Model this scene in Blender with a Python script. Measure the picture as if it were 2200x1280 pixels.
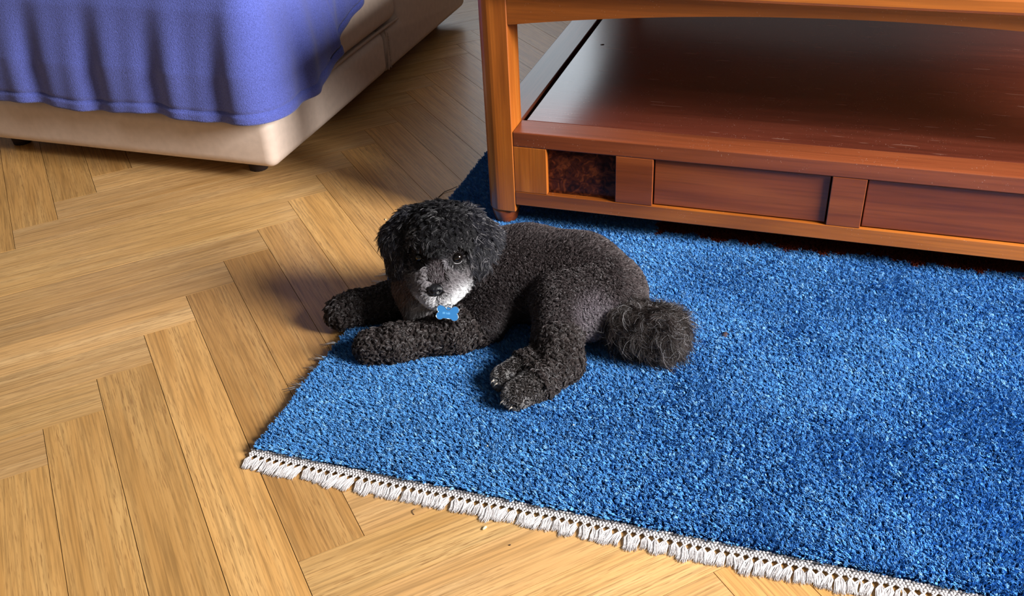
import bpy, bmesh, math, random
import numpy as np
from mathutils import Vector, Matrix

for o in list(bpy.data.objects):
    bpy.data.objects.remove(o)
random.seed(7)
RNG = np.random.default_rng(11)
SC = bpy.context.scene
COL = SC.collection

# ------------------------------------------------------------------ camera
YAW = math.radians(19.5)          # the room's axes (table, rug, sofa) against the camera heading
PITCH = math.radians(33.3607)
ROLL = math.radians(3.0504)


def camera_matrix():
    r = Vector((1, 0, 0))
    f = Vector((0, math.cos(PITCH), -math.sin(PITCH)))
    d = Vector((0, -math.sin(PITCH), -math.cos(PITCH)))
    r2 = math.cos(ROLL) * r + math.sin(ROLL) * d
    d2 = -math.sin(ROLL) * r + math.cos(ROLL) * d
    m = Matrix((r2, -d2, -f)).transposed().to_4x4()
    return Matrix.Translation((0, 0, 1.0)) @ Matrix.Rotation(YAW, 4, 'Z') @ m


cd = bpy.data.cameras.new('camera')
cam = bpy.data.objects.new('camera', cd)
COL.objects.link(cam)
cam.matrix_world = camera_matrix()
cd.sensor_fit = 'HORIZONTAL'
cd.sensor_width = 36.0
cd.lens = 2094.36 / 2200 * 36.0
cd.clip_start = 0.02
SC.camera = cam

# ------------------------------------------------------------------ world, window light, exposure
W = bpy.data.worlds.new('room_light')
SC.world = W
W.use_nodes = True
bgn = W.node_tree.nodes['Background']
bgn.inputs[0].default_value = (1.0, 0.95, 0.89, 1)
bgn.inputs[1].default_value = 0.135


def area_light(name, loc, target, sx, sy, power, col):
    ld = bpy.data.lights.new(name, 'AREA')
    ld.shape = 'RECTANGLE'
    ld.size, ld.size_y = sx, sy
    ld.energy = power
    ld.color = col
    o = bpy.data.objects.new(name, ld)
    COL.objects.link(o)
    o.location = loc
    o.rotation_euler = (Vector(target) - Vector(loc)).to_track_quat('-Z', 'Y').to_euler()
    return o


area_light('window_daylight', (2.55, 1.0, 1.75), (-0.3, 1.4, 0.1), 1.0, 1.15, 390, (1.0, 0.98, 0.95))

vs = SC.view_settings
vs.view_transform = 'Standard'
vs.look = 'None'
vs.gamma = 1.0
vs.use_curve_mapping = False
vs.exposure = 0.0
SC.display_settings.display_device = 'sRGB'
SC.cycles.max_bounces = 6
SC.cycles.diffuse_bounces = 2
SC.cycles.glossy_bounces = 3
SC.cycles.adaptive_threshold = 0.05


# ------------------------------------------------------------------ helpers
def srgb(r, g, b):
    f = lambda c: (c / 255 / 12.92) if c / 255 <= 0.04045 else ((c / 255 + 0.055) / 1.055) ** 2.4
    return (f(r), f(g), f(b), 1.0)


def link(o, parent=None):
    COL.objects.link(o)
    if parent is not None:
        o.parent = parent
    return o


def tag(o, label=None, cat=None, group=None, kind=None):
    if label: o['label'] = label
    if cat: o['category'] = cat
    if group: o['group'] = group
    if kind: o['kind'] = kind
    return o


def mesh_obj(name, bm, mat, parent=None, smooth=False):
    me = bpy.data.meshes.new(name)
    bm.normal_update()
    bm.to_mesh(me)
    bm.free()
    if smooth:
        me.polygons.foreach_set('use_smooth', [True] * len(me.polygons))
    if mat: me.materials.append(mat)
    return link(bpy.data.objects.new(name, me), parent)


def raw_obj(name, verts, faces, mat, parent=None, smooth=False):
    me = bpy.data.meshes.new(name)
    me.from_pydata([tuple(v) for v in verts], [], faces)
    me.update()
    if smooth:
        me.polygons.foreach_set('use_smooth', [True] * len(me.polygons))
    if mat: me.materials.append(mat)
    return link(bpy.data.objects.new(name, me), parent)


def empty(name, loc=(0, 0, 0), rz=0.0):
    o = bpy.data.objects.new(name, None)
    o.location = loc
    o.rotation_euler = (0, 0, rz)
    return link(o)


def bm_box(bm, x0, x1, y0, y1, z0, z1, bevel=0.0, seg=2):
    r = bmesh.ops.create_cube(bm, size=1.0)
    vs_ = r['verts']
    for v in vs_:
        v.co = Vector((x0 + (v.co.x + .5) * (x1 - x0), y0 + (v.co.y + .5) * (y1 - y0), z0 + (v.co.z + .5) * (z1 - z0)))
    if bevel > 0:
        es = list({e for v in vs_ for e in v.link_edges})
        bmesh.ops.bevel(bm, geom=es, offset=bevel, segments=seg, affect='EDGES', profile=0.5)
    return bm


def box(name, x, y, z, mat, parent=None, bevel=0.0, seg=2, origin=None, smooth=False):
    """box whose mesh is centred on its own origin, so the grain of each piece starts at its centre"""
    c = Vector(((x[0] + x[1]) / 2, (y[0] + y[1]) / 2, (z[0] + z[1]) / 2))
    bm = bmesh.new()
    hx, hy, hz = (x[1] - x[0]) / 2, (y[1] - y[0]) / 2, (z[1] - z[0]) / 2
    bm_box(bm, -hx, hx, -hy, hy, -hz, hz, bevel, seg)
    o = mesh_obj(name, bm, mat, parent, smooth)
    o.location = c - (origin if origin is not None else Vector((0, 0, 0)))
    return o


def bm_tube(bm, pts, rads, sides=6, cap=True):
    rings = []
    n = len(pts)
    pts = [Vector(p) for p in pts]
    for i, p in enumerate(pts):
        t = (pts[min(i + 1, n - 1)] - pts[max(i - 1, 0)])
        if t.length < 1e-9: t = Vector((0, 0, 1))
        t.normalize()
        a = Vector((0, 0, 1)) if abs(t.z) < .9 else Vector((1, 0, 0))
        u = t.cross(a).normalized()
        v = t.cross(u)
        r = rads[i] if hasattr(rads, '__len__') else rads
        rings.append([bm.verts.new(p + (u * math.cos(2 * math.pi * k / sides) + v * math.sin(2 * math.pi * k / sides)) * r) for k in range(sides)])
    for a, b in zip(rings[:-1], rings[1:]):
        for k in range(sides):
            bm.faces.new((a[k], a[(k + 1) % sides], b[(k + 1) % sides], b[k]))
    if cap:
        bm.faces.new(rings[0][::-1])
        bm.faces.new(rings[-1])


def bm_ellipsoid(bm, c, r, rot=None, sub=2):
    res = bmesh.ops.create_icosphere(bm, subdivisions=sub, radius=1.0)
    for v in res['verts']:
        p = Vector((v.co.x * r[0], v.co.y * r[1], v.co.z * r[2]))
        if rot is not None: p = rot @ p
        v.co = p + Vector(c)


# ------------------------------------------------------------------ materials
def new_mat(name):
    m = bpy.data.materials.new(name)
    m.use_nodes = True
    nt = m.node_tree
    return m, nt, nt.nodes['Principled BSDF']


def N(nt, t, **kw):
    n = nt.nodes.new(t)
    for k, v in kw.items():
        setattr(n, k, v)
    return n


def ramp(nt, stops):
    r = nt.nodes.new('ShaderNodeValToRGB')
    e = r.color_ramp.elements
    while len(e) < len(stops):
        e.new(0.5)
    for el, (p, c) in zip(e, stops):
        el.position = p
        el.color = c
    return r


def wood_mat(name, dark, mid, light, axis=0, scale=1.0, rough=0.35, vary=0.25, coat=0.3, fine=0.5, bump=0.15, specks=0.0, scratches=0.0, spec=0.5, pores=0.0):
    m, nt, b = new_mat(name)
    L = nt.links.new
    tc = N(nt, 'ShaderNodeTexCoord')
    oi = N(nt, 'ShaderNodeObjectInfo')
    off = N(nt, 'ShaderNodeVectorMath', operation='SCALE')
    off.inputs[0].default_value = (13.1, 7.7, 5.3)
    L(oi.outputs['Random'], off.inputs['Scale'])
    add = N(nt, 'ShaderNodeVectorMath', operation='ADD')
    L(tc.outputs['Object'], add.inputs[0])
    L(off.outputs[0], add.inputs[1])
    s1 = [22.0 * scale] * 3
    s1[axis] = 1.6 * scale
    s2 = [190.0 * scale] * 3
    s2[axis] = 6.0 * scale
    m1 = N(nt, 'ShaderNodeMapping'); m1.inputs['Scale'].default_value = s1
    m2 = N(nt, 'ShaderNodeMapping'); m2.inputs['Scale'].default_value = s2
    L(add.outputs[0], m1.inputs['Vector'])
    L(add.outputs[0], m2.inputs['Vector'])
    n1 = N(nt, 'ShaderNodeTexNoise'); n1.inputs['Scale'].default_value = 1.0; n1.inputs['Detail'].default_value = 5; n1.inputs['Distortion'].default_value = 0.6
    n2 = N(nt, 'ShaderNodeTexNoise'); n2.inputs['Scale'].default_value = 1.0; n2.inputs['Detail'].default_value = 4
    L(m1.outputs[0], n1.inputs['Vector'])
    L(m2.outputs[0], n2.inputs['Vector'])
    r1 = ramp(nt, [(0.28, dark), (0.5, mid), (0.74, light)])
    L(n1.outputs['Fac'], r1.inputs['Fac'])
    r2 = ramp(nt, [(0.33, (1 - fine, 1 - fine, 1 - fine, 1)), (0.58, (1, 1, 1, 1))])
    L(n2.outputs['Fac'], r2.inputs['Fac'])
    mul = N(nt, 'ShaderNodeMixRGB', blend_type='MULTIPLY'); mul.inputs[0].default_value = 1
    L(r1.outputs[0], mul.inputs[1])
    L(r2.outputs[0], mul.inputs[2])
    # one tint for each piece
    mr = N(nt, 'ShaderNodeMapRange')
    mr.inputs['To Min'].default_value = 1 - vary
    mr.inputs['To Max'].default_value = 1 + vary * 0.6
    L(oi.outputs['Random'], mr.inputs['Value'])
    hsv = N(nt, 'ShaderNodeHueSaturation')
    L(mul.outputs[0], hsv.inputs['Color'])
    L(mr.outputs[0], hsv.inputs['Value'])
    last = hsv.outputs[0]
    if pores:                                   # each plank carries its own tone
        tn = N(nt, 'ShaderNodeMixRGB', blend_type='MULTIPLY'); tn.inputs[0].default_value = 1
        L(last, tn.inputs[1]); L(oi.outputs['Color'], tn.inputs[2])
        last = tn.outputs[0]
    if pores:                                   # short dark dashes along the grain, in drifts
        sp_ = [620.0] * 3
        sp_[axis] = 34.0
        mp = N(nt, 'ShaderNodeMapping'); mp.inputs['Scale'].default_value = sp_
        L(add.outputs[0], mp.inputs['Vector'])
        np_ = N(nt, 'ShaderNodeTexNoise'); np_.inputs['Scale'].default_value = 1.0; np_.inputs['Detail'].default_value = 2
        L(mp.outputs[0], np_.inputs['Vector'])
        rp = ramp(nt, [(0.34, (1, 1, 1, 1)), (0.43, (0, 0, 0, 1))])
        L(np_.outputs['Fac'], rp.inputs['Fac'])
        rq = ramp(nt, [(0.36, (0, 0, 0, 1)), (0.60, (pores, pores, pores, 1))])
        L(n1.outputs['Fac'], rq.inputs['Fac'])
        pm = N(nt, 'ShaderNodeMath', operation='MULTIPLY')
        L(rp.outputs[0], pm.inputs[0]); L(rq.outputs[0], pm.inputs[1])
        px_ = N(nt, 'ShaderNodeMixRGB'); px_.inputs[2].default_value = srgb(112, 70, 34)
        L(pm.outputs[0], px_.inputs[0]); L(last, px_.inputs[1])
        last = px_.outputs[0]
    if specks:
        vo = N(nt, 'ShaderNodeTexVoronoi'); vo.inputs['Scale'].default_value = 190
        L(tc.outputs['Object'], vo.inputs['Vector'])
        rs = ramp(nt, [(0.0, (1, 1, 1, 1)), (0.10, (1, 1, 1, 1)), (0.14, (0, 0, 0, 1))])
        L(vo.outputs['Distance'], rs.inputs['Fac'])
        n3 = N(nt, 'ShaderNodeTexNoise'); n3.inputs['Scale'].default_value = 40
        L(tc.outputs['Object'], n3.inputs['Vector'])
        r3 = ramp(nt, [(0.50, (0, 0, 0, 1)), (0.62, (specks, specks, specks, 1))])
        L(n3.outputs['Fac'], r3.inputs['Fac'])
        mm = N(nt, 'ShaderNodeMath', operation='MULTIPLY')
        L(rs.outputs[0], mm.inputs[0]); L(r3.outputs[0], mm.inputs[1])
        mx = N(nt, 'ShaderNodeMixRGB')
        mx.inputs[2].default_value = srgb(190, 165, 150)
        L(mm.outputs[0], mx.inputs[0]); L(last, mx.inputs[1])
        last = mx.outputs[0]
    if scratches:
        ms = N(nt, 'ShaderNodeMapping'); ms.inputs['Scale'].default_value = (30, 260, 30); ms.inputs['Rotation'].default_value = (0, 0, 1.0)
        L(tc.outputs['Object'], ms.inputs['Vector'])
        n4 = N(nt, 'ShaderNodeTexNoise'); n4.inputs['Scale'].default_value = 0.35; n4.inputs['Detail'].default_value = 1
        L(ms.outputs[0], n4.inputs['Vector'])
        r4 = ramp(nt, [(0.705, (0, 0, 0, 1)), (0.73, (scratches, scratches, scratches, 1))])
        L(n4.outputs['Fac'], r4.inputs['Fac'])
        mx2 = N(nt, 'ShaderNodeMixRGB'); mx2.inputs[2].default_value = srgb(165, 130, 115)
        L(r4.outputs[0], mx2.inputs[0]); L(last, mx2.inputs[1])
        last = mx2.outputs[0]
    L(last, b.inputs['Base Color'])
    b.inputs['Roughness'].default_value = rough
    b.inputs['Coat Weight'].default_value = coat
    b.inputs['Coat Roughness'].default_value = 0.18
    b.inputs['Specular IOR Level'].default_value = spec
    bp = N(nt, 'ShaderNodeBump'); bp.inputs['Strength'].default_value = bump; bp.inputs['Distance'].default_value = 0.002
    L(n2.outputs['Fac'], bp.inputs['Height'])
    L(bp.outputs[0], b.inputs['Normal'])
    return m


def plain(name, col, rough=0.5, spec=0.5, metal=0.0, noise=0.0, nscale=200, bump=0.0, sheen=0.0):
    m, nt, b = new_mat(name)
    L = nt.links.new
    b.inputs['Base Color'].default_value = col
    b.inputs['Roughness'].default_value = rough
    b.inputs['Specular IOR Level'].default_value = spec
    b.inputs['Metallic'].default_value = metal
    b.inputs['Sheen Weight'].default_value = sheen
    if noise or bump:
        tc = N(nt, 'ShaderNodeTexCoord')
        n = N(nt, 'ShaderNodeTexNoise'); n.inputs['Scale'].default_value = nscale; n.inputs['Detail'].default_value = 4
        L(tc.outputs['Object'], n.inputs['Vector'])
        if noise:
            lo = tuple(c * (1 - noise) for c in col[:3]) + (1,)
            hi = tuple(min(1, c * (1 + noise)) for c in col[:3]) + (1,)
            r = ramp(nt, [(0.3, lo), (0.7, hi)])
            L(n.outputs['Fac'], r.inputs['Fac'])
            L(r.outputs[0], b.inputs['Base Color'])
        if bump:
            bp = N(nt, 'ShaderNodeBump'); bp.inputs['Strength'].default_value = bump; bp.inputs['Distance'].default_value = 0.002
            L(n.outputs['Fac'], bp.inputs['Height'])
            L(bp.outputs[0], b.inputs['Normal'])
    return m


def strand_mat(name, rough=0.6, spec=0.35, sheen=0.0):
    """strands carry their own colour in the attribute 'tint'"""
    m, nt, b = new_mat(name)
    a = N(nt, 'ShaderNodeAttribute'); a.attribute_name = 'tint'
    nt.links.new(a.outputs['Color'], b.inputs['Base Color'])
    b.inputs['Roughness'].default_value = rough
    b.inputs['Specular IOR Level'].default_value = spec
    b.inputs['Sheen Weight'].default_value = sheen
    return m


OAK = wood_mat('oak_parquet', srgb(196, 150, 92), srgb(210, 165, 107), srgb(219, 178, 122), axis=0, scale=1.5, rough=0.40, vary=0.10, coat=0.08, fine=0.34, bump=0.12, pores=0.55)
SUBFLOOR = plain('dark_joint', srgb(58, 36, 20), 0.9)
CHERRY_X = wood_mat('cherry_along', srgb(130, 66, 21), srgb(160, 87, 28), srgb(184, 106, 38), axis=0, rough=0.40, vary=0.10, coat=0.2, fine=0.22, bump=0.08, specks=0.5)
CHERRY_Z = wood_mat('cherry_upright', srgb(136, 70, 21), srgb(168, 91, 29), srgb(192, 112, 42), axis=2, rough=0.38, vary=0.10, coat=0.25, fine=0.22, bump=0.08)
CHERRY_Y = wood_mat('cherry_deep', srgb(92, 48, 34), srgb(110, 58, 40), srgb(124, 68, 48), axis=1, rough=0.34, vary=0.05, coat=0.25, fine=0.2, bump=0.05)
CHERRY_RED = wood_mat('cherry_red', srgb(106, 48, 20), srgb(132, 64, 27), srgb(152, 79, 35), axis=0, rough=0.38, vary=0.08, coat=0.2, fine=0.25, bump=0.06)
CHERRY_RAIL = wood_mat('cherry_rail', srgb(102, 48, 26), srgb(124, 60, 31), srgb(140, 72, 39), axis=0, rough=0.42, vary=0.05, coat=0.15, fine=0.2, bump=0.06, specks=0.7)
SHELF = wood_mat('shelf_mahogany', srgb(92, 42, 30), srgb(106, 50, 36), srgb(118, 58, 42), axis=0, rough=0.21, vary=0.05, coat=0.45, fine=0.25, bump=0.05, specks=0.6, scratches=0.35)


def burl_mat():
    m, nt, b = new_mat('burl_veneer')
    L = nt.links.new
    tc = N(nt, 'ShaderNodeTexCoord')
    n = N(nt, 'ShaderNodeTexNoise'); n.inputs['Scale'].default_value = 60; n.inputs['Detail'].default_value = 8; n.inputs['Distortion'].default_value = 1.4
    L(tc.outputs['Object'], n.inputs['Vector'])
    r = ramp(nt, [(0.34, srgb(34, 13, 9)), (0.5, srgb(66, 28, 16)), (0.64, srgb(104, 50, 24)), (0.76, srgb(64, 28, 16))])
    L(n.outputs['Fac'], r.inputs['Fac'])
    v = N(nt, 'ShaderNodeTexVoronoi'); v.inputs['Scale'].default_value = 70
    L(tc.outputs['Object'], v.inputs['Vector'])
    r2 = ramp(nt, [(0.05, (0.3, 0.3, 0.3, 1)), (0.3, (1, 1, 1, 1))])
    L(v.outputs['Distance'], r2.inputs['Fac'])
    mul = N(nt, 'ShaderNodeMixRGB', blend_type='MULTIPLY'); mul.inputs[0].default_value = 0.7
    L(r.outputs[0], mul.inputs[1]); L(r2.outputs[0], mul.inputs[2])
    L(mul.outputs[0], b.inputs['Base Color'])
    b.inputs['Roughness'].default_value = 0.35
    b.inputs['Coat Weight'].default_value = 0.05
    b.inputs['Specular IOR Level'].default_value = 0.25
    return m


BURL = burl_mat()
LEATHER = plain('cream_upholstery', srgb(218, 198, 184), 0.6, 0.3, noise=0.05, nscale=60, bump=0.12)
SEAM = plain('upholstery_seam', srgb(196, 172, 156), 0.7, 0.3, noise=0.1, nscale=300)
THROW = plain('blue_towelling', srgb(84, 94, 172), 0.9, 0.1, noise=0.28, nscale=420, bump=0.7, sheen=0.3)
RUGBASE = plain('rug_backing', srgb(20, 44, 92), 0.95, 0.1, noise=0.3, nscale=300)
COTTON = plain('white_cotton', srgb(206, 201, 201), 0.9, 0.15, noise=0.12, nscale=500)
PILE = strand_mat('wool_pile', 0.75, 0.15)
FUR = strand_mat('dog_hair', 0.55, 0.32)
SKIN = plain('dog_undercoat', srgb(24, 21, 22), 0.9, 0.1, noise=0.3, nscale=90)
EYE = plain('eye_gloss', srgb(10, 7, 6), 0.04, 0.8)
EYEWHITE = plain('eye_rim', srgb(170, 168, 172), 0.3, 0.5)
NOSE = plain('nose_leather', srgb(18, 18, 22), 0.38, 0.5, bump=0.5, nscale=600)
PADM = plain('paw_pad_skin', srgb(58, 56, 58), 0.5, 0.4, bump=0.4, nscale=500)
CLAW = plain('claw_horn', srgb(150, 142, 132), 0.35, 0.5)
TAGBLUE = plain('tag_blue_anodised', srgb(46, 116, 176), 0.38, 0.6, metal=0.35)
STEEL = plain('steel', srgb(205, 208, 212), 0.22, 0.5, metal=1.0)
GLYPH = plain('engraved_mark', srgb(104, 168, 218), 0.5)
CRUMBM = plain('pale_crumb', srgb(228, 205, 160), 0.8, noise=0.1)
DARKBIT = plain('dark_bit', srgb(48, 32, 26), 0.8)

# ------------------------------------------------------------------ floor: herringbone parquet, planks 94 x 749 mm
PW = 0.0942                     # plank width; length is eight widths
PL = PW * 8
TH = math.radians(-64.7768) + YAW
DA = Vector((math.cos(TH), math.sin(TH), 0))
DB = Vector((-math.sin(TH), math.cos(TH), 0))
A0, B0 = -1.424 / 1.5, 0.1645 / 1.5

floor = raw_obj('floor', [(-4.6, -1.2, -.014), (3.2, -1.2, -.014), (3.2, 5.2, -.014), (-4.6, 5.2, -.014)], [(0, 1, 2, 3)], SUBFLOOR)
tag(floor, kind='structure')


def plank_mesh():
    bm = bmesh.new()
    g = 0.0005
    bm_box(bm, -PL / 2 + g, PL / 2 - g, -PW / 2 + g, PW / 2 - g, -0.012, 0.0, 0.0)
    me = bpy.data.meshes.new('plank')
    bm.to_mesh(me); bm.free()
    me.materials.append(OAK)
    return me


PM = plank_mesh()
cands = []
for k in range(-6, 7):
    for j in range(-60, 80):
        # planks that run along A
        a = (-8 - j + 16 * k + 4) * PW + A0
        b_ = (j + .5) * PW + B0
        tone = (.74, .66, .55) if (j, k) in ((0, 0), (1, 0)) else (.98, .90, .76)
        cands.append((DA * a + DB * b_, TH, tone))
        # planks that run along B
        a = (j + .5) * PW + A0
        b_ = (-j + 16 * k + 4) * PW + B0
        cands.append((DA * a + DB * b_, TH + math.pi / 2, (1.0, .985, .97)))
cam_inv = cam.matrix_world.inverted()


def in_view(p, m=0.30):
    q = cam_inv @ Vector((p.x, p.y, 0))
    if q.z > -0.1: return False
    x, y = q.x / -q.z * 2094.36 / 1100, q.y / -q.z * 2094.36 / 640
    return abs(x) < 1 + m and abs(y) < 1 + m


near, rest = [], []
for p, r, tone in cands:
    if not (-4.3 < p.x < 2.9 and -0.9 < p.y < 4.8): continue
    d = Vector((math.cos(r), math.sin(r), 0)) * PL / 2
    (near if any(in_view(p + d * s) for s in (-1, -.5, 0, .5, 1)) else rest).append((p, r, tone))
near.sort(key=lambda t: t[0].length)
rest += near[295:]
near = near[:295]
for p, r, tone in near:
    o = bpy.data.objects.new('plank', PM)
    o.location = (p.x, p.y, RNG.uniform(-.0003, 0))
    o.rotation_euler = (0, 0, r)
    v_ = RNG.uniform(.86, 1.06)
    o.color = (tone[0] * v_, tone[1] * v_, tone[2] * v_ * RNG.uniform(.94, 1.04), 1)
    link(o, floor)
vv, ff = [], []
for p, r, tone in rest:
    c, s = math.cos(r), math.sin(r)
    i = len(vv)
    for z in (-.012, 0):
        for x, y in ((-1, -1), (1, -1), (1, 1), (-1, 1)):
            lx, ly = x * (PL / 2 - .0005), y * (PW / 2 - .0005)
            vv.append((p.x + c * lx - s * ly, p.y + s * lx + c * ly, z))
    ff += [(i + 4, i + 5, i + 6, i + 7), (i, i + 1, i + 5, i + 4), (i + 1, i + 2, i + 6, i + 5), (i + 2, i + 3, i + 7, i + 6), (i + 3, i, i + 4, i + 7)]
pf = raw_obj('plank_field', vv, ff, OAK, floor)
tag(pf, kind='stuff')


# ------------------------------------------------------------------ far wall with the window that shows in the shelf's gloss
WALLM = plain('painted_wall', srgb(96, 92, 94), 0.9, 0.2, noise=0.04, nscale=30)
FRAMEM = plain('white_paint', srgb(228, 226, 222), 0.4, 0.5, noise=0.03, nscale=40)
WX0, WX1, WZ0, WZ1, WY = -3.0, -1.22, 0.75, 2.15, 5.2
bm = bmesh.new()
for x_, z_ in (((-4.6, WX0), (0, 2.7)), ((WX1, 3.2), (0, 2.7)), ((WX0, WX1), (0, WZ0)), ((WX0, WX1), (WZ1, 2.7))):
    bm_box(bm, x_[0], x_[1], WY, WY + .22, z_[0], z_[1])
bmesh.ops.remove_doubles(bm, verts=bm.verts, dist=1e-5)
tag(mesh_obj('wall_back', bm, WALLM), kind='structure')
bm = bmesh.new()
for x_, z_ in (((WX0, WX0 + .07), (WZ0, WZ1)), ((WX1 - .07, WX1), (WZ0, WZ1)), ((WX0 + .07, WX1 - .07), (WZ0, WZ0 + .07)), ((WX0 + .07, WX1 - .07), (WZ1 - .07, WZ1)), ((-2.14, -2.08), (WZ0 + .07, WZ1 - .07))):
    bm_box(bm, x_[0], x_[1], WY + .05, WY + .12, z_[0], z_[1], .006)
win = tag(mesh_obj('window_1', bm, FRAMEM), kind='structure')
DAY = bpy.data.materials.new('daylight_pane')
DAY.use_nodes = True
pb = DAY.node_tree.nodes['Principled BSDF']
pb.inputs['Base Color'].default_value = (.1, .1, .1, 1)
pb.inputs['Emission Color'].default_value = (.82, .91, 1.0, 1)
pb.inputs['Emission Strength'].default_value = 2.6
for x_ in ((WX0 + .072, -2.142), (-2.078, WX1 - .072)):
    box('pane', x_, (WY + .08, WY + .086), (WZ0 + .072, WZ1 - .072), DAY, win)


# ------------------------------------------------------------------ strand objects
def strands(name, pts, rad, tint, mat, parent=None):
    """pts (n,k,3), rad (k,) or (n,k), tint (n,3): one curves object"""
    n, k, _ = pts.shape
    cu = bpy.data.hair_curves.new(name)
    cu.add_curves([k] * n)
    cu.attributes['position'].data.foreach_set('vector', np.ascontiguousarray(pts, dtype=np.float32).ravel())
    ra = cu.attributes.new('radius', 'FLOAT', 'POINT') if 'radius' not in cu.attributes else cu.attributes['radius']
    rr = np.broadcast_to(rad, (n, k)).astype(np.float32)
    ra.data.foreach_set('value', np.ascontiguousarray(rr).ravel())
    ta = cu.attributes.new('tint', 'FLOAT_COLOR', 'CURVE')
    c4 = np.ones((n, 4), np.float32)
    c4[:, :3] = tint
    ta.data.foreach_set('color', c4.ravel())
    cu.materials.append(mat)
    return link(bpy.data.objects.new(name, cu), parent)


def vnoise(p, scale, seed=0):
    """smooth value noise on (n,2) points"""
    g = np.random.default_rng(seed).random((256, 256))
    q = p * scale
    i = np.floor(q).astype(int)
    f = q - i
    f = f * f * (3 - 2 * f)
    x0, y0 = i[:, 0] % 256, i[:, 1] % 256
    x1, y1 = (x0 + 1) % 256, (y0 + 1) % 256
    return (g[x0, y0] * (1 - f[:, 0]) + g[x1, y0] * f[:, 0]) * (1 - f[:, 1]) + (g[x0, y1] * (1 - f[:, 0]) + g[x1, y1] * f[:, 0]) * f[:, 1]


# ------------------------------------------------------------------ rug
RX0, RX1, RY0, RY1 = -0.762, 1.25, 0.930, 3.10


def rug_left(y):                # the long edge is not quite straight
    return RX0 + 0.004 * np.sin((y - 0.9) * 3.1) + 0.014 * np.clip(y - 1.6, 0, .6)


ys = np.linspace(RY0, RY1, 40)
ring = [(float(rug_left(y)), float(y)) for y in ys] + [(RX1, RY1), (RX1, RY0)]
bm = bmesh.new()
lo = [bm.verts.new((x, y, 0.0006)) for x, y in ring]
hi = [bm.verts.new((x, y, 0.0050)) for x, y in ring]
bm.faces.new(lo[::-1] if False else lo)
bm.faces.new(hi)
for i in range(len(ring)):
    j = (i + 1) % len(ring)
    bm.faces.new((lo[i], lo[j], hi[j], hi[i]))
bmesh.ops.recalc_face_normals(bm, faces=bm.faces)
rug = mesh_obj('rug', bm, RUGBASE)
tag(rug, 'deep blue wool rug with white knotted fringe lying on the parquet under the dog', 'rug')


def make_pile():
    sp = 0.0033
    gx, gy = np.meshgrid(np.arange(RX0 - .01, RX1, sp), np.arange(RY0, 2.3, sp))
    p = np.stack([gx.ravel(), gy.ravel()], 1)
    p += RNG.uniform(-.5, .5, p.shape) * sp * 0.9
    p = p[(p[:, 0] > rug_left(p[:, 1]) + .001) & (p[:, 1] > RY0 + .001)]
    # no pile where the camera's frame and its surroundings end
    keep = (p[:, 0] < 0.62 + 0.10 * (p[:, 1] - 0.9)) & ((p[:, 1] < 1.98) | (p[:, 0] < -.60))
    p = p[keep]
    n = len(p)
    h = 0.0105 + 0.0028 * (vnoise(p, 24, 3) - .5) + RNG.normal(0, .0008, n)
    # nap: a slow swirl plus tuft to tuft scatter
    ang = -1.9 + 1.2 * (vnoise(p, 7, 1) - .5) + RNG.normal(0, .75, n)
    lean = (0.26 + 0.40 * vnoise(p, 30, 2)) * h * RNG.uniform(.5, 1.3, n)
    lx, ly = np.cos(ang) * lean, np.sin(ang) * lean
    # edges splay outwards
    ef = np.clip(1 - (p[:, 1] - RY0) / .012, 0, 1)
    el = np.clip(1 - (p[:, 0] - rug_left(p[:, 1])) / .012, 0, 1)
    ly -= ef * .005
    lx += el * .0050
    s = 6
    P = np.repeat(p, s, 0) + RNG.normal(0, 1, (n * s, 2)) * .0008
    H = np.repeat(h, s) * RNG.uniform(.86, 1.08, n * s)
    LX = np.repeat(lx, s) + RNG.normal(0, .0011, n * s)
    LY = np.repeat(ly, s) + RNG.normal(0, .0011, n * s)
    m = n * s
    pts = np.zeros((m, 3, 3))
    for i, t in enumerate((0, .6, 1.0)):
        pts[:, i, 0] = P[:, 0] + LX * t ** 1.6
        pts[:, i, 1] = P[:, 1] + LY * t ** 1.6
        pts[:, i, 2] = .004 + H * t
    base = np.array(srgb(80, 142, 204)[:3])
    v = np.repeat(RNG.uniform(.75, 1.25, n) * (.93 + .14 * vnoise(p, 5, 8)), s) * RNG.uniform(.8, 1.2, m)
    tint = base[None] * v[:, None]
    lightm = np.repeat(RNG.random(n) < .12, s)
    tint[lightm] = np.array(srgb(128, 178, 224)[:3]) * RNG.uniform(.8, 1.2, (lightm.sum(), 1))
    # a rust-red figure woven into the field that starts below the table
    q = np.repeat(p, s, 0)
    red = (q[:, 1] > 1.715 + .035 * (vnoise(q, 60, 5) - .5)) & (q[:, 0] > -.22 - .10 * vnoise(q, 40, 6)) & (q[:, 1] < 2.2)
    tint[red] = np.array(srgb(128, 54, 36)[:3]) * RNG.uniform(.6, 1.3, (red.sum(), 1))
    o = strands('pile', pts, np.array([.00060, .00054, .00026]), np.clip(tint, 0, 1), PILE, rug)
    tag(o, kind='stuff')


make_pile()


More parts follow.
